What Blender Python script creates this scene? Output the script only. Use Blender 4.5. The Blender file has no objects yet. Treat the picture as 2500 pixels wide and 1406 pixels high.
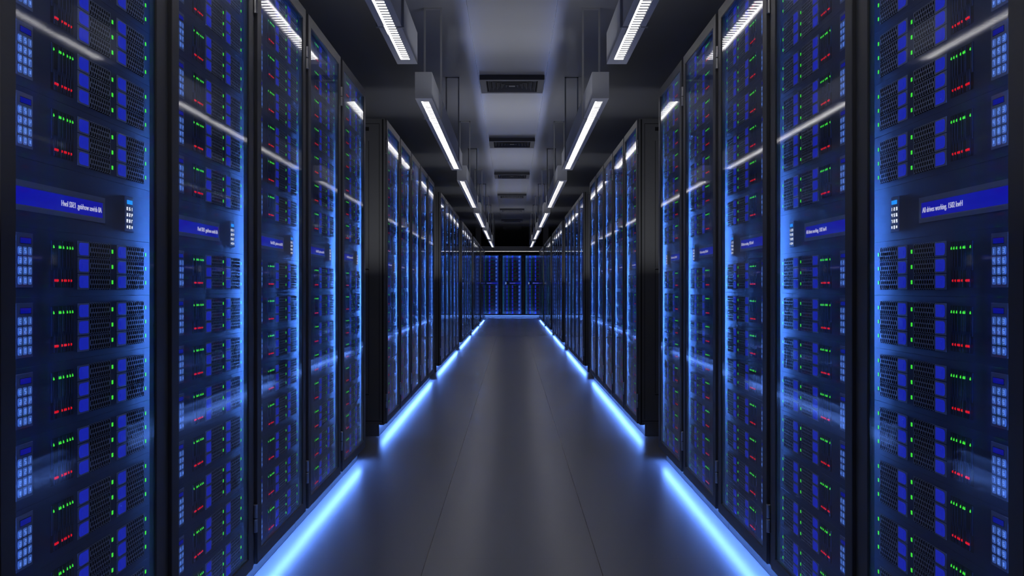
import bpy, math
from mathutils import Matrix, Vector

SC = bpy.context.scene
COL = SC.collection
PI = math.pi

# ------------------------------------------------------------------ constants (metres)
CAM_Z = 0.968
W = 0.82              # half aisle width: plane of the rack doors
PITCH = 0.753         # one rack
Y0 = 1.467            # first rack starts here
PERIOD = 4.615        # block of five racks + gap
CEIL = 3.008
END_Y = 30.5          # door plane of the racks closing the aisle
UNIT = 0.1213         # server unit pitch
PANEL = 0.022         # depth of the server fascia behind the door front
FLOOR_LED = 25.0
RACK_LED = 0.23
LAMP = 5.2
UPLIGHT = 2.1
UPLIGHT_WIDE = 4.4
GLASS_IOR = 1.33

# ------------------------------------------------------------------ materials
def mat(name, base=(0.5, 0.5, 0.5), rough=0.5, metal=0.0, emit=None, strength=0.0, spec=0.5, sample=False, noise=0.0):
    m = bpy.data.materials.new(name)
    m.use_nodes = True
    nt = m.node_tree
    b = nt.nodes['Principled BSDF']
    b.inputs['Base Color'].default_value = (*base, 1)
    b.inputs['Roughness'].default_value = rough
    b.inputs['Metallic'].default_value = metal
    b.inputs['Specular IOR Level'].default_value = spec
    if emit:
        b.inputs['Emission Color'].default_value = (*emit, 1)
        b.inputs['Emission Strength'].default_value = strength
        if not sample:
            m.cycles.emission_sampling = 'NONE'
    if noise:
        tc = nt.nodes.new('ShaderNodeTexCoord')
        n = nt.nodes.new('ShaderNodeTexNoise')
        n.inputs['Scale'].default_value = 260
        n.inputs['Detail'].default_value = 3
        bp = nt.nodes.new('ShaderNodeBump')
        bp.inputs['Strength'].default_value = noise
        bp.inputs['Distance'].default_value = 0.002
        nt.links.new(tc.outputs['Object'], n.inputs['Vector'])
        nt.links.new(n.outputs['Fac'], bp.inputs['Height'])
        nt.links.new(bp.outputs['Normal'], b.inputs['Normal'])
    return m

M = {}
M['frame'] = mat('black_door_metal', (0.10, 0.10, 0.11), 0.42)
M['body'] = mat('black_cabinet_metal', (0.14, 0.14, 0.14), 0.5, noise=0.25)
M['groove'] = mat('black_gap', (0.008, 0.008, 0.008), 0.7)
M['rubber'] = mat('door_seal', (0.10, 0.085, 0.075), 0.4)
M['hinge'] = mat('brushed_steel', (0.55, 0.55, 0.58), 0.3, 1.0)
M['hole'] = mat('grille_dark', (0.004, 0.004, 0.006), 0.8, spec=0.1)
M['grille'] = mat('drive_metal', (0.46, 0.50, 0.64), 0.42)
M['button'] = mat('blue_latch', (0.03, 0.06, 0.62), 0.4, emit=(0.012, 0.022, 0.55), strength=0.62)
M['green'] = mat('green_light', (0.02, 0.2, 0.02), 0.4, emit=(0.055, 0.80, 0.045), strength=1.1)
M['red'] = mat('red_light', (0.2, 0.01, 0.01), 0.4, emit=(0.95, 0.008, 0.02), strength=0.75)
M['keybox'] = mat('keypad_shell', (0.32, 0.37, 0.56), 0.45)
M['key'] = mat('keypad_key', (0.34, 0.42, 0.62), 0.4, emit=(0.05, 0.13, 0.5), strength=0.55)  # emission stands in for strip light falling on the keys
M['digit'] = mat('keypad_digit', (0.55, 0.65, 0.85), 0.5, emit=(0.13, 0.28, 0.85), strength=0.9)  # glow added to the colour, as if lit by the rack strip
M['lcd'] = mat('dark_blue_screen', (0.01, 0.01, 0.1), 0.3, emit=(0.001, 0.004, 0.26), strength=0.9)
M['screen'] = mat('blue_text_screen', (0.005, 0.005, 0.08), 0.3, emit=(0.0035, 0.004, 0.33), strength=1.0)
M['bezel'] = mat('screen_surround', (0.36, 0.40, 0.56), 0.4)
M['text'] = mat('screen_letters', (0.3, 0.3, 0.3), 0.5, emit=(0.50, 0.50, 0.68), strength=1.0)
M['cyan'] = mat('bright_blue_screen', (0.02, 0.1, 0.3), 0.4, emit=(0.012, 0.32, 1.0), strength=1.0)
M['white_digit'] = mat('white_digit', (0.5, 0.5, 0.5), 0.5, emit=(0.85, 0.88, 1.0), strength=1.3)
M['slot'] = mat('slider_slot', (0.05, 0.055, 0.08), 0.5)
M['cable'] = mat('slider_blue', (0.13, 0.17, 0.36), 0.35)
M['housing'] = mat('lamp_housing_paint', (0.62, 0.62, 0.64), 0.45)
M['louver'] = mat('lamp_louver', (0.45, 0.45, 0.46), 0.4)
M['bracket'] = mat('lamp_bracket', (0.42, 0.42, 0.43), 0.4)
M['lamp'] = mat('lamp_diffuser', (0.8, 0.8, 0.8), 0.5, emit=(1.0, 0.97, 0.95), strength=LAMP, sample=True)
M['vent'] = mat('vent_paint', (0.085, 0.085, 0.10), 0.5)
M['vent_dark'] = mat('vent_inside', (0.01, 0.01, 0.012), 0.8)
M['strip'] = mat('floor_light_strip', (0.3, 0.4, 0.6), 0.5, emit=(0.12, 0.285, 1.0), strength=FLOOR_LED, sample=True)
M['inner_strip'] = mat('rack_light_strip', (0.3, 0.4, 0.6), 0.5, emit=(0.07, 0.24, 1.0), strength=0.25)

def make_fascia():
    m = mat('server_fascia', (0.09, 0.115, 0.235), 0.45)
    nt = m.node_tree
    b = nt.nodes['Principled BSDF']
    tc = nt.nodes.new('ShaderNodeTexCoord')
    mp = nt.nodes.new('ShaderNodeMapping')
    mp.inputs['Scale'].default_value = (1.5, 1.5, 420)
    n = nt.nodes.new('ShaderNodeTexNoise')
    n.inputs['Scale'].default_value = 1.0
    n.inputs['Detail'].default_value = 2
    bp = nt.nodes.new('ShaderNodeBump')
    bp.inputs['Strength'].default_value = 0.12
    bp.inputs['Distance'].default_value = 0.001
    nt.links.new(tc.outputs['Object'], mp.inputs['Vector'])
    nt.links.new(mp.outputs['Vector'], n.inputs['Vector'])
    nt.links.new(n.outputs['Fac'], bp.inputs['Height'])
    nt.links.new(bp.outputs['Normal'], b.inputs['Normal'])
    return m
M['fascia'] = make_fascia()

def make_glass():
    m = bpy.data.materials.new('door_glass')
    m.use_nodes = True
    nt = m.node_tree
    for n in list(nt.nodes):
        nt.nodes.remove(n)
    out = nt.nodes.new('ShaderNodeOutputMaterial')
    mix = nt.nodes.new('ShaderNodeMixShader')
    tr = nt.nodes.new('ShaderNodeBsdfTransparent')
    tr.inputs['Color'].default_value = (0.96, 0.97, 0.98, 1)
    gl = nt.nodes.new('ShaderNodeBsdfGlossy')
    gl.inputs['Roughness'].default_value = 0.04
    fr = nt.nodes.new('ShaderNodeFresnel')
    fr.inputs['IOR'].default_value = 1.5
    # the pane is not refracting, so both of its faces use the outside-to-inside reflectance
    geo = nt.nodes.new('ShaderNodeNewGeometry')
    ior = nt.nodes.new('ShaderNodeMix')
    ior.inputs['A'].default_value = GLASS_IOR
    ior.inputs['B'].default_value = 1 / GLASS_IOR
    nt.links.new(geo.outputs['Backfacing'], ior.inputs['Factor'])
    nt.links.new(ior.outputs['Result'], fr.inputs['IOR'])
    nt.links.new(fr.outputs['Fac'], mix.inputs['Fac'])
    nt.links.new(tr.outputs['BSDF'], mix.inputs[1])
    nt.links.new(gl.outputs['BSDF'], mix.inputs[2])
    nt.links.new(mix.outputs['Shader'], out.inputs['Surface'])
    return m
M['glass'] = make_glass()

def panel_material(name, base, rough, spec, seams_x, seams_y, line, bump=0.0):
    """large flat panels with thin dark seam lines (object space = world metres)"""
    m = mat(name, base, rough, spec=spec)
    nt = m.node_tree
    b = nt.nodes['Principled BSDF']
    tc = nt.nodes.new('ShaderNodeTexCoord')
    sx = nt.nodes.new('ShaderNodeSeparateXYZ')
    nt.links.new(tc.outputs['Object'], sx.inputs[0])
    def seam(sock, period, offset, half):
        a = nt.nodes.new('ShaderNodeMath'); a.operation = 'ADD'; a.inputs[1].default_value = offset
        nt.links.new(sock, a.inputs[0])
        p = nt.nodes.new('ShaderNodeMath'); p.operation = 'PINGPONG'; p.inputs[1].default_value = period / 2
        nt.links.new(a.outputs[0], p.inputs[0])
        c = nt.nodes.new('ShaderNodeMath'); c.operation = 'LESS_THAN'; c.inputs[1].default_value = half
        nt.links.new(p.outputs[0], c.inputs[0])
        return c.outputs[0]
    ax = nt.nodes.new('ShaderNodeMath'); ax.operation = 'ABSOLUTE'
    nt.links.new(sx.outputs['X'], ax.inputs[0])
    cx = nt.nodes.new('ShaderNodeMath'); cx.operation = 'COMPARE'
    cx.inputs[1].default_value, cx.inputs[2].default_value = seams_x
    nt.links.new(ax.outputs[0], cx.inputs[0])
    s1 = cx.outputs[0]
    s2 = seam(sx.outputs['Y'], *seams_y)
    mxx = nt.nodes.new('ShaderNodeMath'); mxx.operation = 'MAXIMUM'
    s2m = nt.nodes.new('ShaderNodeMath'); s2m.operation = 'MULTIPLY'; s2m.inputs[1].default_value = 0.06
    nt.links.new(s2, s2m.inputs[0])
    nt.links.new(s1, mxx.inputs[0]); nt.links.new(s2m.outputs[0], mxx.inputs[1])
    mix = nt.nodes.new('ShaderNodeMix'); mix.data_type = 'RGBA'
    mix.inputs['A'].default_value = (*base, 1)
    mix.inputs['B'].default_value = (*line, 1)
    nt.links.new(mxx.outputs[0], mix.inputs['Factor'])
    nt.links.new(mix.outputs['Result'], b.inputs['Base Color'])
    return m
M['floor'] = panel_material('dark_floor_panels', (0.23, 0.232, 0.25), 0.27, 0.5, (0.306, 0.0016), (0.6, 0.27, 0.0012), (0.02, 0.02, 0.02))
M['ceiling'] = panel_material('grey_ceiling_panels', (0.45, 0.45, 0.47), 0.16, 0.5, (0.325, 0.0014), (1.2, 0.0, 0.0012), (0.05, 0.05, 0.06))
M['pillar'] = mat('pillar_paint', (0.35, 0.35, 0.37), 0.6)
M['wall'] = mat('dark_wall_paint', (0.10, 0.10, 0.11), 0.6)

# ------------------------------------------------------------------ mesh building
class MB:
    def __init__(self):
        self.v, self.f, self.mi, self.mats = [], [], [], []
    def mid(self, key):
        if key not in self.mats:
            self.mats.append(key)
        return self.mats.index(key)
    def face(self, pts, key):
        n = len(self.v)
        self.v.extend([tuple(p) for p in pts])
        self.f.append(tuple(range(n, n + len(pts))))
        self.mi.append(self.mid(key))
    def box(self, x0, x1, y0, y1, z0, z1, key, front=None, bottom=None):
        a, b, c, d = (x0, y0, z0), (x1, y0, z0), (x1, y1, z0), (x0, y1, z0)
        e, f, g, h = (x0, y0, z1), (x1, y0, z1), (x1, y1, z1), (x0, y1, z1)
        n = len(self.v)
        self.v.extend([a, b, c, d, e, f, g, h])
        k = self.mid(key)
        for idx, kk in (((0, 3, 2, 1), bottom), ((4, 5, 6, 7), None), ((0, 1, 5, 4), front), ((1, 2, 6, 5), None), ((2, 3, 7, 6), None), ((3, 0, 4, 7), None)):
            self.f.append(tuple(n + i for i in idx))
            self.mi.append(self.mid(kk) if kk else k)
    def bevel_box(self, x0, x1, y0, y1, z0, z1, b, key):
        """box whose front (y0) edges are chamfered"""
        o = [(x0, z0), (x1, z0), (x1, z1), (x0, z1)]
        i = [(x0 + b, z0 + b), (x1 - b, z0 + b), (x1 - b, z1 - b), (x0 + b, z1 - b)]
        self.loft([[(p[0], y1, p[1]) for p in o], [(p[0], y0 + b, p[1]) for p in o], [(p[0], y0, p[1]) for p in i]], key)
    def loft(self, rings, key, cap=True):
        n = len(self.v)
        c = len(rings[0])
        k = self.mid(key)
        for r in rings:
            self.v.extend([tuple(p) for p in r])
        for j in range(len(rings) - 1):
            for i in range(c):
                i2 = (i + 1) % c
                self.f.append((n + j * c + i, n + j * c + i2, n + (j + 1) * c + i2, n + (j + 1) * c + i))
                self.mi.append(k)
        if cap:
            self.f.append(tuple(n + i for i in range(c))[::-1]); self.mi.append(k)
            self.f.append(tuple(n + (len(rings) - 1) * c + i for i in range(c))); self.mi.append(k)
    def plate(self, quads, z0, z1, key):
        """one connected flat plate made of adjoining rectangles in x-y"""
        k = self.mid(key)
        idx, edges, cells = {}, {}, []
        def vid(x, y, z):
            q = (round(x, 6), round(y, 6), z)
            if q not in idx:
                idx[q] = len(self.v)
                self.v.append(q)
            return idx[q]
        for (x0, x1), (y0, y1) in quads:
            c = [(x0, y0), (x1, y0), (x1, y1), (x0, y1)]
            for z in (z0, z1):
                self.f.append(tuple(vid(*q, z) for q in c)); self.mi.append(k)
            for i in range(4):
                e = tuple(sorted((tuple(round(t, 6) for t in c[i]), tuple(round(t, 6) for t in c[(i + 1) % 4]))))
                edges[e] = edges.get(e, 0) + 1
        for (a, b), n in edges.items():
            if n == 1:
                self.f.append((vid(*a, z0), vid(*b, z0), vid(*b, z1), vid(*a, z1))); self.mi.append(k)
    def prism_xz(self, pts, y0, y1, key):
        self.loft([[(p[0], y1, p[1]) for p in pts], [(p[0], y0, p[1]) for p in pts]], key)
    def cyl_z(self, cx, cy, r, z0, z1, key, n=10, b=0.0):
        def ring(rr, z):
            return [(cx + rr * math.cos(2 * PI * i / n), cy + rr * math.sin(2 * PI * i / n), z) for i in range(n)]
        if b:
            self.loft([ring(r - b, z0), ring(r, z0 + b), ring(r, z1 - b), ring(r - b, z1)], key)
        else:
            self.loft([ring(r, z0), ring(r, z1)], key)
    def merge(self, other, off=(0, 0, 0)):
        n = len(self.v)
        self.v.extend([(p[0] + off[0], p[1] + off[1], p[2] + off[2]) for p in other.v])
        for f, mi in zip(other.f, other.mi):
            self.f.append(tuple(n + i for i in f))
            self.mi.append(self.mid(other.mats[mi]))
    def mesh(self, name):
        me = bpy.data.meshes.new(name)
        me.from_pydata(self.v, [], self.f)
        for k in self.mats:
            me.materials.append(M[k])
        me.polygons.foreach_set('material_index', self.mi)
        me.update()
        import bmesh
        bm = bmesh.new(); bm.from_mesh(me)
        bmesh.ops.recalc_face_normals(bm, faces=bm.faces)
        bm.to_mesh(me); bm.free()
        return me

def link(name, me, parent=None, loc=(0, 0, 0)):
    o = bpy.data.objects.new(name, me)
    COL.objects.link(o)
    o.location = loc
    if parent:
        o.parent = parent
    return o

def empty(name, loc, label, cat, group=None):
    o = bpy.data.objects.new(name, None)
    o.empty_display_size = 0.1
    COL.objects.link(o)
    o.location = loc
    o['label'] = label
    o['category'] = cat
    if group:
        o['group'] = group
    return o

def structure(name, me, label=None, loc=(0, 0, 0)):
    o = link(name, me, None, loc)
    o['kind'] = 'structure'
    if label:
        o['label'] = label
        o['category'] = name.split('_')[0]
    return o

# seven-segment style digits, drawn in the x-z plane on a thin raised bar
SEG = {'1': 'bc', '2': 'abged', '3': 'abgcd', '4': 'fgbc', '5': 'afgcd', '6': 'afgedc', '7': 'abc', '8': 'abcdefg', '9': 'abcdfg', '0': 'abcdef'}
def digit(mb, ch, cx, cz, w, h, t, y0, y1, key):
    x0, x1, z0, z1 = cx - w / 2, cx + w / 2, cz - h / 2, cz + h / 2
    if ch == '1':
        mb.box(cx - t / 2, cx + t / 2, y0, y1, z0, z1, key)
        return
    if ch == '*':
        mb.box(cx - t * .6, cx + t * .6, y0, y1, cz - h * .36, cz + h * .36, key)
        for s in (-1, 1):
            a = s * PI / 4
            ux, uz = math.cos(a), math.sin(a)
            L, q = w * .55, t * .5
            mb.prism_xz([(cx - ux * L - uz * q, cz - uz * L + ux * q), (cx - ux * L + uz * q, cz - uz * L - ux * q), (cx + ux * L + uz * q, cz + uz * L - ux * q), (cx + ux * L - uz * q, cz + uz * L + ux * q)], y0, y1, key)
        return
    if ch == '#':
        for s in (-1, 1):
            mb.box(cx + s * w * .22 - t * .4, cx + s * w * .22 + t * .4, y0, y1, cz - h * .4, cz + h * .4, key)
            mb.box(cx - w * .5, cx + w * .5, y0 + 0.0001, y1, cz + s * h * .16 - t * .4, cz + s * h * .16 + t * .4, key)
        return
    segs = SEG[ch]
    B = {'a': (x0, x1, z1 - t, z1), 'd': (x0, x1, z0, z0 + t), 'g': (x0, x1, cz - t / 2, cz + t / 2),
         'f': (x0, x0 + t, cz, z1), 'b': (x1 - t, x1, cz, z1), 'e': (x0, x0 + t, z0, cz), 'c': (x1 - t, x1, z0, cz)}
    for s in segs:
        a = B[s]
        yy = y0 if s in 'bcef' else y0 + 0.00012
        mb.box(a[0], a[1], yy, y1, a[2], a[3], key)

def rounded(x0, x1, z0, z1, r, n=3):
    pts = []
    for cx, cz, a0 in ((x1 - r, z1 - r, 0), (x0 + r, z1 - r, 90), (x0 + r, z0 + r, 180), (x1 - r, z0 + r, 270)):
        for i in range(n + 1):
            a = math.radians(a0 + 90 * i / n)
            pts.append((cx + r * math.cos(a), cz + r * math.sin(a)))
    return pts[::-1]

XL = -0.304           # left edge of the glass opening; s is measured from here
# ---- one removable drive: hexagonal grille + latch button; x from 0..0.147, z from 0 down to -0.0321
def drive_tray():
    mb = MB()
    yf = PANEL - 0.0012
    H = 0.0321
    gw = 0.0970
    mb.box(0.0, 0.147, PANEL - 0.0003, PANEL + 0.002, -H + 0.0003, -0.0003, 'hole')
    # solid latch side
    mb.bevel_box(gw, 0.147, yf, PANEL + 0.001, -H + 0.0007, -0.0007, 0.0004, 'grille')
    # button with rounded corners on one side and a recessed finger dimple
    mb.prism_xz([(0.1030, -0.0042), (0.1030, -0.0279)] + [(0.1410 - .006, -0.0279), (0.1410 - .002, -0.0262), (0.1410, -0.0220), (0.1410, -0.0101), (0.1410 - .002, -0.0059), (0.1410 - .006, -0.0042)], yf - 0.0009, yf, 'button')
    ring = rounded(0.1245, 0.1315, -0.0215, -0.0105, 0.003)
    mb.loft([[(p[0], yf - 0.0009, p[1]) for p in ring], [(p[0] * .8 + .128 * .2, yf - 0.0014, p[1] * .8 - .016 * .2) for p in ring]], 'button')
    # hexagonal grille
    p = 0.0106
    v = 0.0094
    hr = v * 2 / 3
    def hexa(cx, cz, k):
        return [(cx + k * (p / 2 if abs(q[0]) else 0) * (1 if q[0] > 0 else -1 if q[0] < 0 else 0), cz + k * q[1] * hr) for q in ((0, 1), (1, .5), (1, -.5), (0, -1), (-1, -.5), (-1, .5))]
    zc = -(H - (2 * hr + 2 * v)) / 2 - hr
    for row in range(3):
        off = p / 2 if row == 1 else 0
        cz = zc - row * v
        for i in range(9):
            cx = 0.0008 + p / 2 + i * p + off
            if row == 1 and i == 8:
                break
            o, q = hexa(cx, cz, 1.0), hexa(cx, cz, 0.77)
            for a in range(6):
                b = (a + 1) % 6
                mb.face([(o[a][0], yf, o[a][1]), (o[b][0], yf, o[b][1]), (q[b][0], yf, q[b][1]), (q[a][0], yf, q[a][1])], 'grille')
                mb.face([(q[a][0], yf, q[a][1]), (q[b][0], yf, q[b][1]), (q[b][0], yf + 0.0009, q[b][1]), (q[a][0], yf + 0.0009, q[a][1])], 'grille')
        # left and right filler of the odd row
        if row == 1:
            x0 = 0.0008
            mb.face([(x0, yf, cz + hr), (x0 + p / 2, yf, cz + hr / 2), (x0 + p / 2, yf, cz - hr / 2), (x0, yf, cz - hr)], 'grille')
            x1 = x0 + 9 * p
            mb.face([(x1, yf, cz + hr), (x1 - p / 2, yf, cz + hr / 2), (x1 - p / 2, yf, cz - hr / 2), (x1, yf, cz - hr)], 'grille')
    # thin left edge wall and top rim
    mb.box(-0.0002, 0.0008, yf, PANEL + 0.001, -H + 0.0004, -0.0004, 'grille')
    mb.box(0.0, gw, yf + 0.0001, yf + 0.0011, -0.0012, -0.0004, 'grille')
    return mb

def keypad_big():
    """x 0..0.057, z 0..-0.0945"""
    mb = MB()
    y1, yb = PANEL + 0.001, PANEL - 0.0014
    mb.bevel_box(0.0, 0.057, yb, y1, -0.0945, 0.0, 0.0008, 'keybox')
    mb.box(0.0065, 0.0445, yb - 0.0004, yb + 0.001, -0.0190, -0.0080, 'groove')
    mb.box(0.0080, 0.0430, yb - 0.0006, yb + 0.001, -0.0182, -0.0088, 'lcd')
    keys = ['123', '456', '789', '*0#']
    for r in range(4):
        for c in range(3):
            x0 = 0.0044 + c * 0.0163
            z1 = -0.0240 - r * 0.0171
            k = rounded(x0, x0 + 0.0135, z1 - 0.0142, z1, 0.0035)
            cx, cz = x0 + 0.00675, z1 - 0.0071
            mb.loft([[(q[0], yb + 0.0005, q[1]) for q in k], [(q[0], yb - 0.0004, q[1]) for q in k], [(cx + (q[0] - cx) * .84, yb - 0.0008, cz + (q[1] - cz) * .84) for q in k]], 'key')
            digit(mb, keys[r][c], cx, cz, 0.0056, 0.0086, 0.0013, yb - 0.0011, yb - 0.0006, 'digit')
    return mb

def keypad_small():
    """access keypad beside the screen: x 0..0.042, z 0..-0.077"""
    mb = MB()
    y1, yb = PANEL + 0.001, PANEL - 0.0016
    mb.bevel_box(0.0, 0.042, yb, y1, -0.077, 0.0, 0.0007, 'keybox')
    mb.box(0.0055, 0.0345, yb - 0.0005, yb + 0.001, -0.0165, -0.0078, 'cyan')
    keys = ['123', '456', '789', '*0#']
    for r in range(4):
        for c in range(3):
            digit(mb, keys[r][c], 0.0075 + c * 0.0125, -0.0268 - r * 0.0133, 0.0058, 0.0072, 0.0016, yb - 0.0005, yb + 0.0005, 'white_digit')
    return mb

def slider_bank():
    """row of thin vertical sliders; x 0..0.092 (s = 0.360..0.452), z 0 = unit top"""
    mb = MB()
    yb = PANEL - 0.0012
    mb.box(0.002, 0.0905, PANEL - 0.0004, PANEL + 0.001, -0.0915, -0.0045, 'slot')
    G = [0.3675, 0.3777, 0.3886, 0.4039, 0.4144, 0.4199, 0.4409]
    R = [0.3731, 0.3834, 0.3939, 0.3997, 0.4094, 0.4254, 0.4309, 0.4363]
    def blade(x, z0, z1, w):
        t = 0.010
        mb.loft([[(x, yb, z1), (x + .0002, yb, z1), (x + .0002, PANEL, z1), (x, PANEL, z1)],
                 [(x - w, yb, z1 - t), (x + w, yb, z1 - t), (x + w, PANEL, z1 - t), (x - w, PANEL, z1 - t)],
                 [(x - w, yb, z0 + t), (x + w, yb, z0 + t), (x + w, PANEL, z0 + t), (x - w, PANEL, z0 + t)],
                 [(x, yb, z0), (x + .0002, yb, z0), (x + .0002, PANEL, z0), (x, PANEL, z0)]], 'cable')
    for s in G:
        x = s - 0.360
        blade(x + 0.0018, -0.0600, -0.0060, 0.0012)
        n = 6
        rings = []
        for z, r in ((-0.0135, 0.0003), (-0.0170, 0.0015), (-0.0188, 0.0014), (-0.0192, 0.0005)):
            rings.append([(x + r * math.cos(2 * PI * i / n), yb - 0.0004 + r * math.sin(2 * PI * i / n), z) for i in range(n)])
        mb.loft(rings, 'green')
    for s in R:
        x = s - 0.360
        blade(x + 0.0012, -0.0905, -0.0520, 0.0011)
        n = 6
        rings = []
        for z, r in ((-0.0760, 0.0005), (-0.0774, 0.0016), (-0.0796, 0.0016), (-0.0810, 0.0005)):
            rings.append([(x + r * math.cos(2 * PI * i / n), yb - 0.0004 + r * math.sin(2 * PI * i / n), z) for i in range(n)])
        mb.loft(rings, 'red')
    # slim end rail beside the last slider
    mb.box(0.0860, 0.0885, yb, PANEL, -0.0600, -0.0055, 'cable')
    return mb

def unit_fascia():
    """server front plate; z 0 = top of its drive cages"""
    mb = MB()
    mb.bevel_box(-0.366, 0.366, PANEL, PANEL + 0.018, -0.1088 + 0.0001, 0.0125 - 0.0001, 0.0003, 'fascia')
    mb.box(-0.220, 0.220, PANEL + 0.018, 0.70, -0.100, 0.004, 'body')
    for s in (0.0098, 0.187):
        for k in range(3):
            z = -0.016 - 0.0321 * k
            mb.box(XL + s - 0.0034, XL + s + 0.0034, PANEL - 0.0006, PANEL + 0.001, z - 0.0041, z + 0.0041, 'green')
    return mb

TRAY_POS = [(XL + s, -0.0321 * k) for s in (0.0205, 0.1985) for k in range(3)]
PAD_POS = (XL + 0.514, 0.003)
BANK_X = XL + 0.360

mb_tray, mb_pad, mb_bank, mb_fascia = drive_tray(), keypad_big(), slider_bank(), unit_fascia()
ME = {}
ME['tray'] = mb_tray.mesh('drive_tray')
ME['pad'] = mb_pad.mesh('unit_keypad')
ME['bank'] = mb_bank.mesh('slider_bank')
ME['fascia'] = mb_fascia.mesh('server_unit')
full = MB()
full.merge(mb_fascia)
for x, z in TRAY_POS:
    full.merge(mb_tray, (x, 0, z))
full.merge(mb_pad, (PAD_POS[0], 0, PAD_POS[1]))
full.merge(mb_bank, (BANK_X, 0, 0))
ME['unit_full'] = full.mesh('server_unit_whole')

# display unit: z 0 = bottom of its slot (0.1049 above eye level)
mb = MB()
DZ = 0.1049
mb.bevel_box(-0.366, 0.366, PANEL, PANEL + 0.018, 0.0001, 0.1198 - 0.0001, 0.0003, 'fascia')
mb.box(-0.220, 0.220, PANEL + 0.018, 0.70, 0.008, 0.112, 'body')
ME['display'] = mb.mesh('display_unit')
mb = MB()
sx0, sx1, sz0, sz1 = XL + 0.224, 0.325, 0.1335 - DZ, 0.1855 - DZ
ix0, iz0, iz1 = XL + 0.2345, 0.1435 - DZ, 0.1742 - DZ
yf = PANEL - 0.0014
# bezel ring with a sloping inner face
o = [(sx0, sz0), (sx1, sz0), (sx1, sz1), (sx0, sz1)]
i1 = [(ix0 - .002, iz0 - .002), (sx1 - .008, iz0 - .002), (sx1 - .008, iz1 + .002), (ix0 - .002, iz1 + .002)]
i2 = [(ix0, iz0), (sx1 - .010, iz0), (sx1 - .010, iz1), (ix0, iz1)]
mb.loft([[(p[0], PANEL + .001, p[1]) for p in o], [(p[0], yf + .0006, p[1]) for p in o], [(p[0] + .001 * (1 if p[0] < 0 else -1), yf, p[1]) for p in o],
         [(p[0], yf, p[1]) for p in i1], [(p[0], yf + .0009, p[1]) for p in i2]], 'bezel', cap=False)
mb.box(ix0, sx1 - .010, yf + .0009, PANEL + .001, iz0, iz1, 'bezel', front='screen')
ME['screen'] = mb.mesh('display_screen')
ME['access'] = keypad_small().mesh('access_keypad')

def text_mesh(body, cap, key):
    cu = bpy.data.curves.new('t', 'FONT')
    cu.body = body
    cu.size = cap / 0.70
    cu.extrude = 0.0003
    cu.resolution_u = 3
    ob = bpy.data.objects.new('t', cu)
    COL.objects.link(ob)
    dg = bpy.context.evaluated_depsgraph_get()
    me = bpy.data.meshes.new_from_object(ob.evaluated_get(dg))
    bpy.data.objects.remove(ob)
    bpy.data.curves.remove(cu)
    me.transform(Matrix.Rotation(PI / 2, 4, 'X'))
    xs = [v.co.x for v in me.vertices]
    me.materials.clear()
    me.materials.append(M[key])
    return me, min(xs), max(xs)
tm, tx0, tx1 = text_mesh('All drives working. 1502 kwH', 0.0108, 'text')
tm.transform(Matrix.Translation((-tx0, 0, 0)))
tm.transform(Matrix.Diagonal((0.170 / (tx1 - tx0), 1, 1, 1)))
ME['text'] = tm

# ---- cabinet body
def cabinet_body():
    mb = MB()
    hw = 0.3755
    z0, z1 = 0.078, 2.075
    D = 1.0
    p, yf = 0.0040, 0.0104
    # front lips that close the gap beside the door
    mb.box(-hw + p, -0.3440, yf, yf + 0.0008, z0, z1, 'body')
    mb.box(0.3440, hw - p, yf, yf + 0.0008, z0, z1, 'body')
    mb.box(-hw, -hw + p, yf, D, z0, z1, 'body')
    mb.box(hw - p, hw, yf, D, z0, z1, 'body')
    mb.box(-hw + p, hw - p, yf, D, z1 - 0.022, z1, 'body')
    mb.box(-hw + p, hw - p, yf, D, z0, z0 + 0.020, 'body')
    mb.box(-hw + p, hw - p, D - 0.02, D, z0 + 0.02, z1 - 0.022, 'body')
    # shallow baffle round the opening that hides the inner light bars
    q0, q1 = 0.0100, 0.0165
    mb.box(-0.3075, -0.3042, q0, q1, 0.118, 2.032, 'body')
    mb.box(0.3042, 0.3075, q0, q1, 0.118, 2.032, 'body')
    mb.box(-0.3042, 0.3042, q0, q1, 2.0292, 2.032, 'body')
    mb.box(-0.3042, 0.3042, q0, q1, 0.118, 0.1208, 'body')
    # pressed panels on both flanks, separated by dark grooves
    for s in (-1, 1):
        xa, xb = s * hw, s * (hw + 0.0)
        def rect(y0, y1, za, zb, d, key):
            a, b = sorted((s * (hw - 0.002), s * (hw + d)))
            mb.box(a, b, y0, y1, za, zb, key)
        rect(0.020, 0.030, z0 + .004, z1 - .004, 0.0004, 'groove')
        rect(0.046, 0.049, z0 + .03, z1 - .035, 0.0004, 'groove')
        rect(0.046, 0.96, z1 - .035, z1 - .032, 0.0004, 'groove')
        rect(0.115, 0.118, 1.10, 1.93, 0.0004, 'groove')
        rect(0.115, 0.90, 1.086, 1.094, 0.0005, 'groove')
        rect(0.115, 0.118, 0.28, 1.09, 0.0004, 'groove')
        rect(0.115, 0.90, 0.268, 0.274, 0.0004, 'groove')
        rect(0.115, 0.90, 1.995, 2.020, 0.0005, 'groove')
        rect(0.14, 0.24, 1.896, 1.904, 0.0005, 'groove')
        rect(0.02, 0.98, z0 + .018, z0 + .022, 0.0004, 'groove')
    return mb
ME['body'] = cabinet_body().mesh('cabinet_body')

def plinth():
    mb = MB()
    mb.bevel_box(-0.3755, 0.3755, 0.048, 0.94, 0.0, 0.0775, 0.002, 'body')
    return mb
ME['plinth'] = plinth().mesh('plinth')
mb = MB()
mb.box(-0.3755, 0.3755, 0.018, 0.046, 0.0725, 0.0778, 'groove', bottom='strip')
ME['strip'] = mb.mesh('floor_light_strip')

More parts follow.
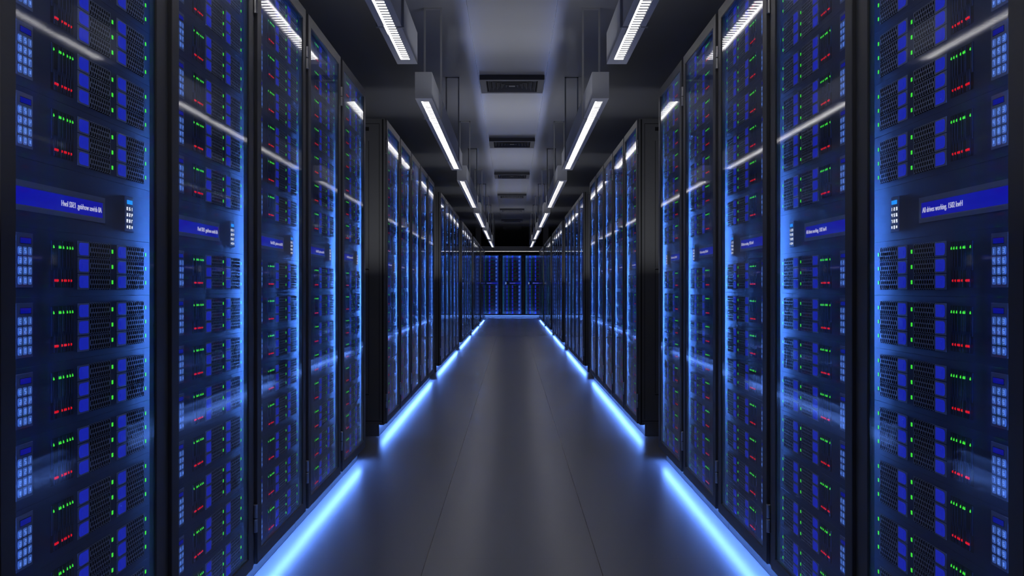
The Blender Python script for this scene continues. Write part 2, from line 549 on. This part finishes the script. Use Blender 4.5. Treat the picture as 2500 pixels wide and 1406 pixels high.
def door_frame():
    mb = MB()
    ox, ix = 0.352, 0.304
    z0, z1, a0, a1 = 0.079, 2.074, 0.121, 2.029
    yb = 0.0098
    b = 0.0015
    out = [(-ox, z0), (ox, z0), (ox, z1), (-ox, z1)]
    outb = [(-ox + b, z0 + b), (ox - b, z0 + b), (ox - b, z1 - b), (-ox + b, z1 - b)]
    inn = [(-ix, a0), (ix, a0), (ix, a1), (-ix, a1)]
    innb = [(-ix - b, a0 - b), (ix + b, a0 - b), (ix + b, a1 + b), (-ix - b, a1 + b)]
    R = lambda pts, y: [(p[0], y, p[1]) for p in pts]
    mb.loft([R(inn, yb), R(out, yb), R(out, b), R(outb, 0.0), R(innb, 0.0), R(inn, b), R(inn, yb)], 'frame', cap=False)
    # thin seal around the pane
    t = 0.0016
    inn2 = [(-ix + t, a0 + t), (ix - t, a0 + t), (ix - t, a1 - t), (-ix + t, a1 - t)]
    mb.loft([R(inn, 0.0020), R(inn2, 0.0024), R(inn2, 0.0030)], 'rubber', cap=False)
    return mb
ME['door'] = door_frame().mesh('door')
mb = MB()
mb.box(-0.3038, 0.3038, 0.0030, 0.0070, 0.1212, 2.0288, 'glass')
ME['glass'] = mb.mesh('glass_pane')
mb = MB()
mb.cyl_z(0, 0, 0.0085, -0.045, -0.0025, 'hinge', 12, 0.0012)
mb.cyl_z(0, 0, 0.0085, 0.0005, 0.045, 'hinge', 12, 0.0012)
mb.cyl_z(0, 0, 0.0060, -0.004, 0.004, 'groove', 10)
mb.box(-0.010, 0.0, 0.004, 0.008, -0.044, 0.044, 'hinge')
ME['hinge'] = mb.mesh('hinge')
# slim dim light bar body that the inner lights stand for
mb = MB()
for s in (-1, 1):
    a, b = sorted((s * 0.3690, s * 0.3712))
    mb.box(a, b, 0.0122, 0.0200, 0.10, 2.05, 'inner_strip')
ME['inner'] = mb.mesh('light_strip')

def area(name, parent, loc, rot, sx, sy, power):
    k = (round(sx, 3), round(sy, 3), round(power, 3))
    li = AREA.get(k)
    if li is None:
        li = bpy.data.lights.new('rack_light', 'AREA')
        li.shape = 'RECTANGLE'
        li.size, li.size_y = sx, sy
        li.energy = power
        li.spread = math.radians(18)
        li.color = (0.07, 0.24, 1.0)
        AREA[k] = li
    o = bpy.data.objects.new(name, li)
    COL.objects.link(o)
    o.parent = parent
    o.location = loc
    o.rotation_euler = rot
    return o
AREA = {}

TOPS = [0.0924 - UNIT * n for n in range(8)] + [0.3335 + UNIT * n for n in range(7)]

def rack_parts(root, detailed, k=1.0):
    LED = RACK_LED * k
    link('cabinet_body', ME['body'], root)
    link('plinth', ME['plinth'], root)
    link('floor_light_strip', ME['strip'], root)
    d = link('door', ME['door'], root)
    link('glass_pane', ME['glass'], d)
    for z in (1.893, 0.2295):
        link('hinge', ME['hinge'], d, (0.364, 0.004, z))
    link('light_strip', ME['inner'], root)
    for t in sorted(TOPS, reverse=True):
        if detailed:
            u = link('server_unit', ME['fascia'], root, (0, 0, CAM_Z + t))
            for x, z in TRAY_POS:
                link('drive_tray', ME['tray'], u, (x, 0, z))
            link('slider_bank', ME['bank'], u, (BANK_X, 0, 0))
            link('keypad', ME['pad'], u, (PAD_POS[0], 0, PAD_POS[1]))
        else:
            link('server_unit', ME['unit_full'], root, (0, 0, CAM_Z + t))
    du = link('display_unit', ME['display'], root, (0, 0, CAM_Z + DZ))
    s = link('text_screen', ME['screen'], du)
    t = link('screen_text', ME['text'], du, (XL + 0.2395, PANEL - 0.0008, 0.1538 - DZ))
    ak = link('access_keypad', ME['access'], du, (XL + 0.082, 0, 0.2003 - DZ))
    ak['label'] = 'small keypad with bright blue screen and white digits'
    # light bars behind the door frame, facing across the server fronts
    ym = 0.0164
    area('side_light', root, (-0.3685, ym, 1.075), (0, -PI / 2, 0), 1.93, 0.009, LED)
    area('side_light', root, (0.3685, ym, 1.075), (0, PI / 2, 0), 1.93, 0.009, LED)
    area('top_light', root, (0, ym, 2.0515), (0, 0, 0), 0.68, 0.010, LED * 1.1)
    area('foot_light', root, (0, ym, 0.0995), (PI, 0, 0), 0.68, 0.010, LED * 1.1)

ORD = ['first', 'second', 'third', 'fourth', 'fifth', 'sixth', 'seventh']
for side in (1, -1):
    for g in range(6):
        for i in range(5):
            y = Y0 + g * PERIOD + (i + 0.5) * PITCH
            row = 'right' if side > 0 else 'left'
            disp = 'readable' if side > 0 else 'mirror-reversed'
            label = f'{ORD[i]} black glass-door rack in the {ORD[g]} block of the {row} row, {disp} screen text'
            r = empty('server_rack', (side * W, y, 0), label, 'server rack', f'server racks in the {ORD[g]} block of the {row} row')
            if side > 0:
                r.rotation_euler = (0, 0, -PI / 2)
            else:
                r.rotation_euler = (0, 0, PI / 2)
                r.scale = (-1, 1, 1)
            rack_parts(r, g == 0)
for i, nm in ((-1, 'beside the left row end'), (0, 'in the middle'), (1, 'beside the right row end')):
    r = empty('server_rack', (i * PITCH, END_Y, 0), f'black glass-door rack across the far end of the aisle, {nm}', 'server rack', 'server racks closing the far end of the aisle')
    rack_parts(r, False, 5.0)

# ------------------------------------------------------------------ pendant lamps
LW, LH, LL = 0.110, 0.172, 3.69
LZ = CAM_Z + 1.233
def housing(L, w=LW, h=LH):
    mb = MB()
    c = 0.0255
    e = 0.10
    d = 0.012
    mb.box(-w / 2, w / 2, 0, L, d, h, 'housing')
    mb.box(-w / 2, -c, 0, L, 0, d, 'housing')
    mb.box(c, w / 2, 0, L, 0, d, 'housing')
    mb.box(-c, c, 0, e, 0, d, 'housing')
    mb.box(-c, c, L - e, L, 0, d, 'housing')
    return mb
ME['housing'] = housing(LL).mesh('lamp_housing')
mb = MB()
mb.box(-0.0254, 0.0254, 0.1005, LL - 0.1005, 0.0060, 0.0120, 'lamp')
ME['diffuser'] = mb.mesh('lamp_diffuser')
mb = MB()
quads = []
y = 0.12
while y < LL - 0.11:
    quads.append(((-0.0150, 0.0240), (y, y + 0.0155)))
    quads.append(((0.0240, 0.0254), (y, y + 0.0155)))
    if y + 0.040 < LL - 0.11:
        quads.append(((0.0240, 0.0254), (y + 0.0155, y + 0.040)))
    y += 0.040
mb.plate(quads, 0.0030, 0.0058, 'louver')
ME['louver'] = mb.mesh('lamp_louver')
def hanger(z0, zt, w=0.066):
    mb = MB()
    b = 0.0065
    for s in (-1, 1):
        a, c = sorted((s * (w - 2 * b + 0.0), s * w))
        mb.box(a, c, -0.011, 0.011, z0 - 0.0, zt, 'bracket')
    mb.box(-w, w, -0.011, 0.011, zt - 0.012, zt, 'bracket')
    mb.box(-w, -0.030, -0.006, 0.006, z0 - 0.003, z0 - 0.0002, 'bracket')
    mb.box(0.030, w, -0.006, 0.006, z0 - 0.003, z0 - 0.0002, 'bracket')
    # small lit clip gripping the edge of the strip
    mb.box(-0.0310, -0.0262, -0.03, 0.12, z0 - 0.0045, z0 - 0.0002, 'bracket')
    return mb
ME['hanger'] = hanger(0.0, CEIL - LZ).mesh('hanger')
ME['cplate'] = None
for side in (1, -1):
    for g in range(6):
        y = Y0 + g * PERIOD - 0.03
        row = 'right' if side > 0 else 'left'
        extra = ', cut off at the top' if g == 0 else ''
        r = empty('pendant_lamp', (side * 0.576, y, LZ), f'{ORD[g]} white box pendant lamp of the {row} row{extra}', 'lamp', f'pendant lamps of the {row} row')
        if side < 0:
            r.scale = (1, 1, 1)
        h = link('housing', ME['housing'], r)
        df = link('diffuser', ME['diffuser'], r)
        df['label'] = 'glowing white strip under the lamp'
        link('louver', ME['louver'], r)
        for yy in (0.73, LL - 0.73):
            link('hanger', ME['hanger'], r, (0, yy, 0))
# lamp set crosswise above the far racks
r = empty('pendant_lamp', (-1.03, 31.35, LZ), 'white box lamp hung crosswise above the racks at the far end', 'lamp')
r.rotation_euler = (0, 0, -PI / 2)
L2 = 2.06
link('housing', housing(L2).mesh('lamp_housing_cross'), r)
mb = MB()
mb.box(-0.0254, 0.0254, 0.1005, L2 - 0.1005, -0.001, 0.010, 'lamp')
link('diffuser', mb.mesh('lamp_diffuser_cross'), r)
for yy in (0.4, L2 - 0.4):
    link('hanger', ME['hanger'], r, (0, yy, 0))

# added soft fill lights without fixtures, facing up in the breaks between the lamp pairs
up = bpy.data.lights.new('fill_uplight', 'AREA')
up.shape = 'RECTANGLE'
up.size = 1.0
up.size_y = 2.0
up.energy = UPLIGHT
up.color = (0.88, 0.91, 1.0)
up2 = up.copy()  # wide low copy, added to lighten the rack flanks
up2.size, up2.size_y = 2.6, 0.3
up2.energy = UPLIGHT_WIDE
up3 = up2.copy()  # dim copy, added to lighten the far end
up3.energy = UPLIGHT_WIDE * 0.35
for g in range(0, 7):
    for li, z in (((up, 2.22), (up2, 1.05)) if g < 6 else ((up3, 2.0),)):
        o = bpy.data.objects.new('fill_uplight', li)
        COL.objects.link(o)
        o.location = (0, Y0 + g * PERIOD - 0.455, z)
        o.rotation_euler = (PI, 0, 0)

# ------------------------------------------------------------------ ceiling vents
def vent_frame():
    mb = MB()
    a, t = 0.312, 0.045
    R = lambda q, z: [(-q, -q, z), (q, -q, z), (q, q, z), (-q, q, z)]
    mb.loft([R(a, 0), R(a, -t + .003), R(a - .003, -t), R(0.252, -t), R(0.246, -t + 0.008), R(0.246, -0.004)], 'vent', cap=False)
    mb.face(R(0.246, -0.004), 'vent_dark')
    return mb
def vent_louver():
    mb = MB()
    R = lambda q, z: [(-q, -q, z), (q, -q, z), (q, q, z), (-q, q, z)]
    for k, q in enumerate((0.236, 0.192, 0.148, 0.104, 0.060)):
        zz = -0.006
        mb.loft([R(q, -0.041), R(q - 0.026, -0.010), R(q - 0.0285, -0.010), R(q - 0.0035, -0.0425)], 'vent', cap=False)
        mb.loft([R(q, -0.041), R(q - 0.0035, -0.0425)], 'vent', cap=False)
    mb.box(-0.030, 0.030, -0.030, 0.030, -0.040, -0.030, 'vent')
    return mb
ME['vframe'] = vent_frame().mesh('vent_frame')
ME['vlouver'] = vent_louver().mesh('vent_louver')
for k in range(7):
    r = empty('ceiling_vent', (0, 9.23 + k * 3.74, CEIL), f'{ORD[k]} square grey louvred air vent along the middle of the ceiling', 'vent', 'air vents along the ceiling')
    link('frame', ME['vframe'], r)
    link('louver', ME['vlouver'], r)

# ------------------------------------------------------------------ room shell
def plane_box(x0, x1, y0, y1, z0, z1, key, name):
    mb = MB()
    mb.box(x0, x1, y0, y1, z0, z1, key)
    return mb.mesh(name)
YA, YB, XW = -2.4, 34.2, 2.6
structure('floor', plane_box(-XW, XW, YA, YB, -0.1, 0, 'floor', 'floor'), 'dark grey glossy panelled floor of the aisle')
structure('ceiling', plane_box(-XW, XW, YA, YB, CEIL, CEIL + 0.1, 'ceiling', 'ceiling'), 'grey panelled ceiling above the aisle')
structure('wall_left', plane_box(-XW - 0.1, -XW, YA, YB, 0, CEIL, 'wall', 'wall_left'), 'dark wall behind the left row of racks')
structure('wall_right', plane_box(XW, XW + 0.1, YA, YB, 0, CEIL, 'wall', 'wall_right'), 'dark wall behind the right row of racks')
structure('pillar_left', plane_box(-1.24, -1.06, 31.65, 31.9, 0, CEIL, 'pillar', 'pillar_left'))
structure('pillar_right', plane_box(1.06, 1.24, 31.65, 31.9, 0, CEIL, 'pillar', 'pillar_right'))
structure('wall_back', plane_box(-XW, XW, YB, YB + 0.1, 0, CEIL, 'wall', 'wall_back'), 'dark end wall beyond the far racks')
structure('wall_front', plane_box(-XW, XW, YA - 0.1, YA, 0, CEIL, 'wall', 'wall_front'), 'dark wall behind the camera')

# ------------------------------------------------------------------ world, camera, settings
wd = bpy.data.worlds.new('World')
SC.world = wd
wd.use_nodes = True
wd.node_tree.nodes['Background'].inputs['Color'].default_value = (0, 0, 0, 1)
wd.node_tree.nodes['Background'].inputs['Strength'].default_value = 0

cam = bpy.data.cameras.new('Camera')
co = bpy.data.objects.new('Camera', cam)
COL.objects.link(co)
co.location = (0, 0, CAM_Z)
co.rotation_euler = (PI / 2, 0, 0)
cam.sensor_width = 36
cam.lens = 36 * 2272 / 2500
cam.clip_start = 0.05
cam.clip_end = 100
SC.camera = co

vs = SC.view_settings
vs.view_transform = 'Standard'
vs.look = 'None'
vs.exposure = 0.12
vs.gamma = 1.0
vs.use_curve_mapping = False
cy = SC.cycles
cy.use_denoising = True
cy.max_bounces = 6
cy.diffuse_bounces = 2
cy.glossy_bounces = 3
cy.transparent_max_bounces = 16
cy.sample_clamp_indirect = 6.0
cy.use_light_tree = True
cy.use_adaptive_sampling = True
cy.adaptive_threshold = 0.14
cy.adaptive_min_samples = 16
cy.caustics_reflective = True
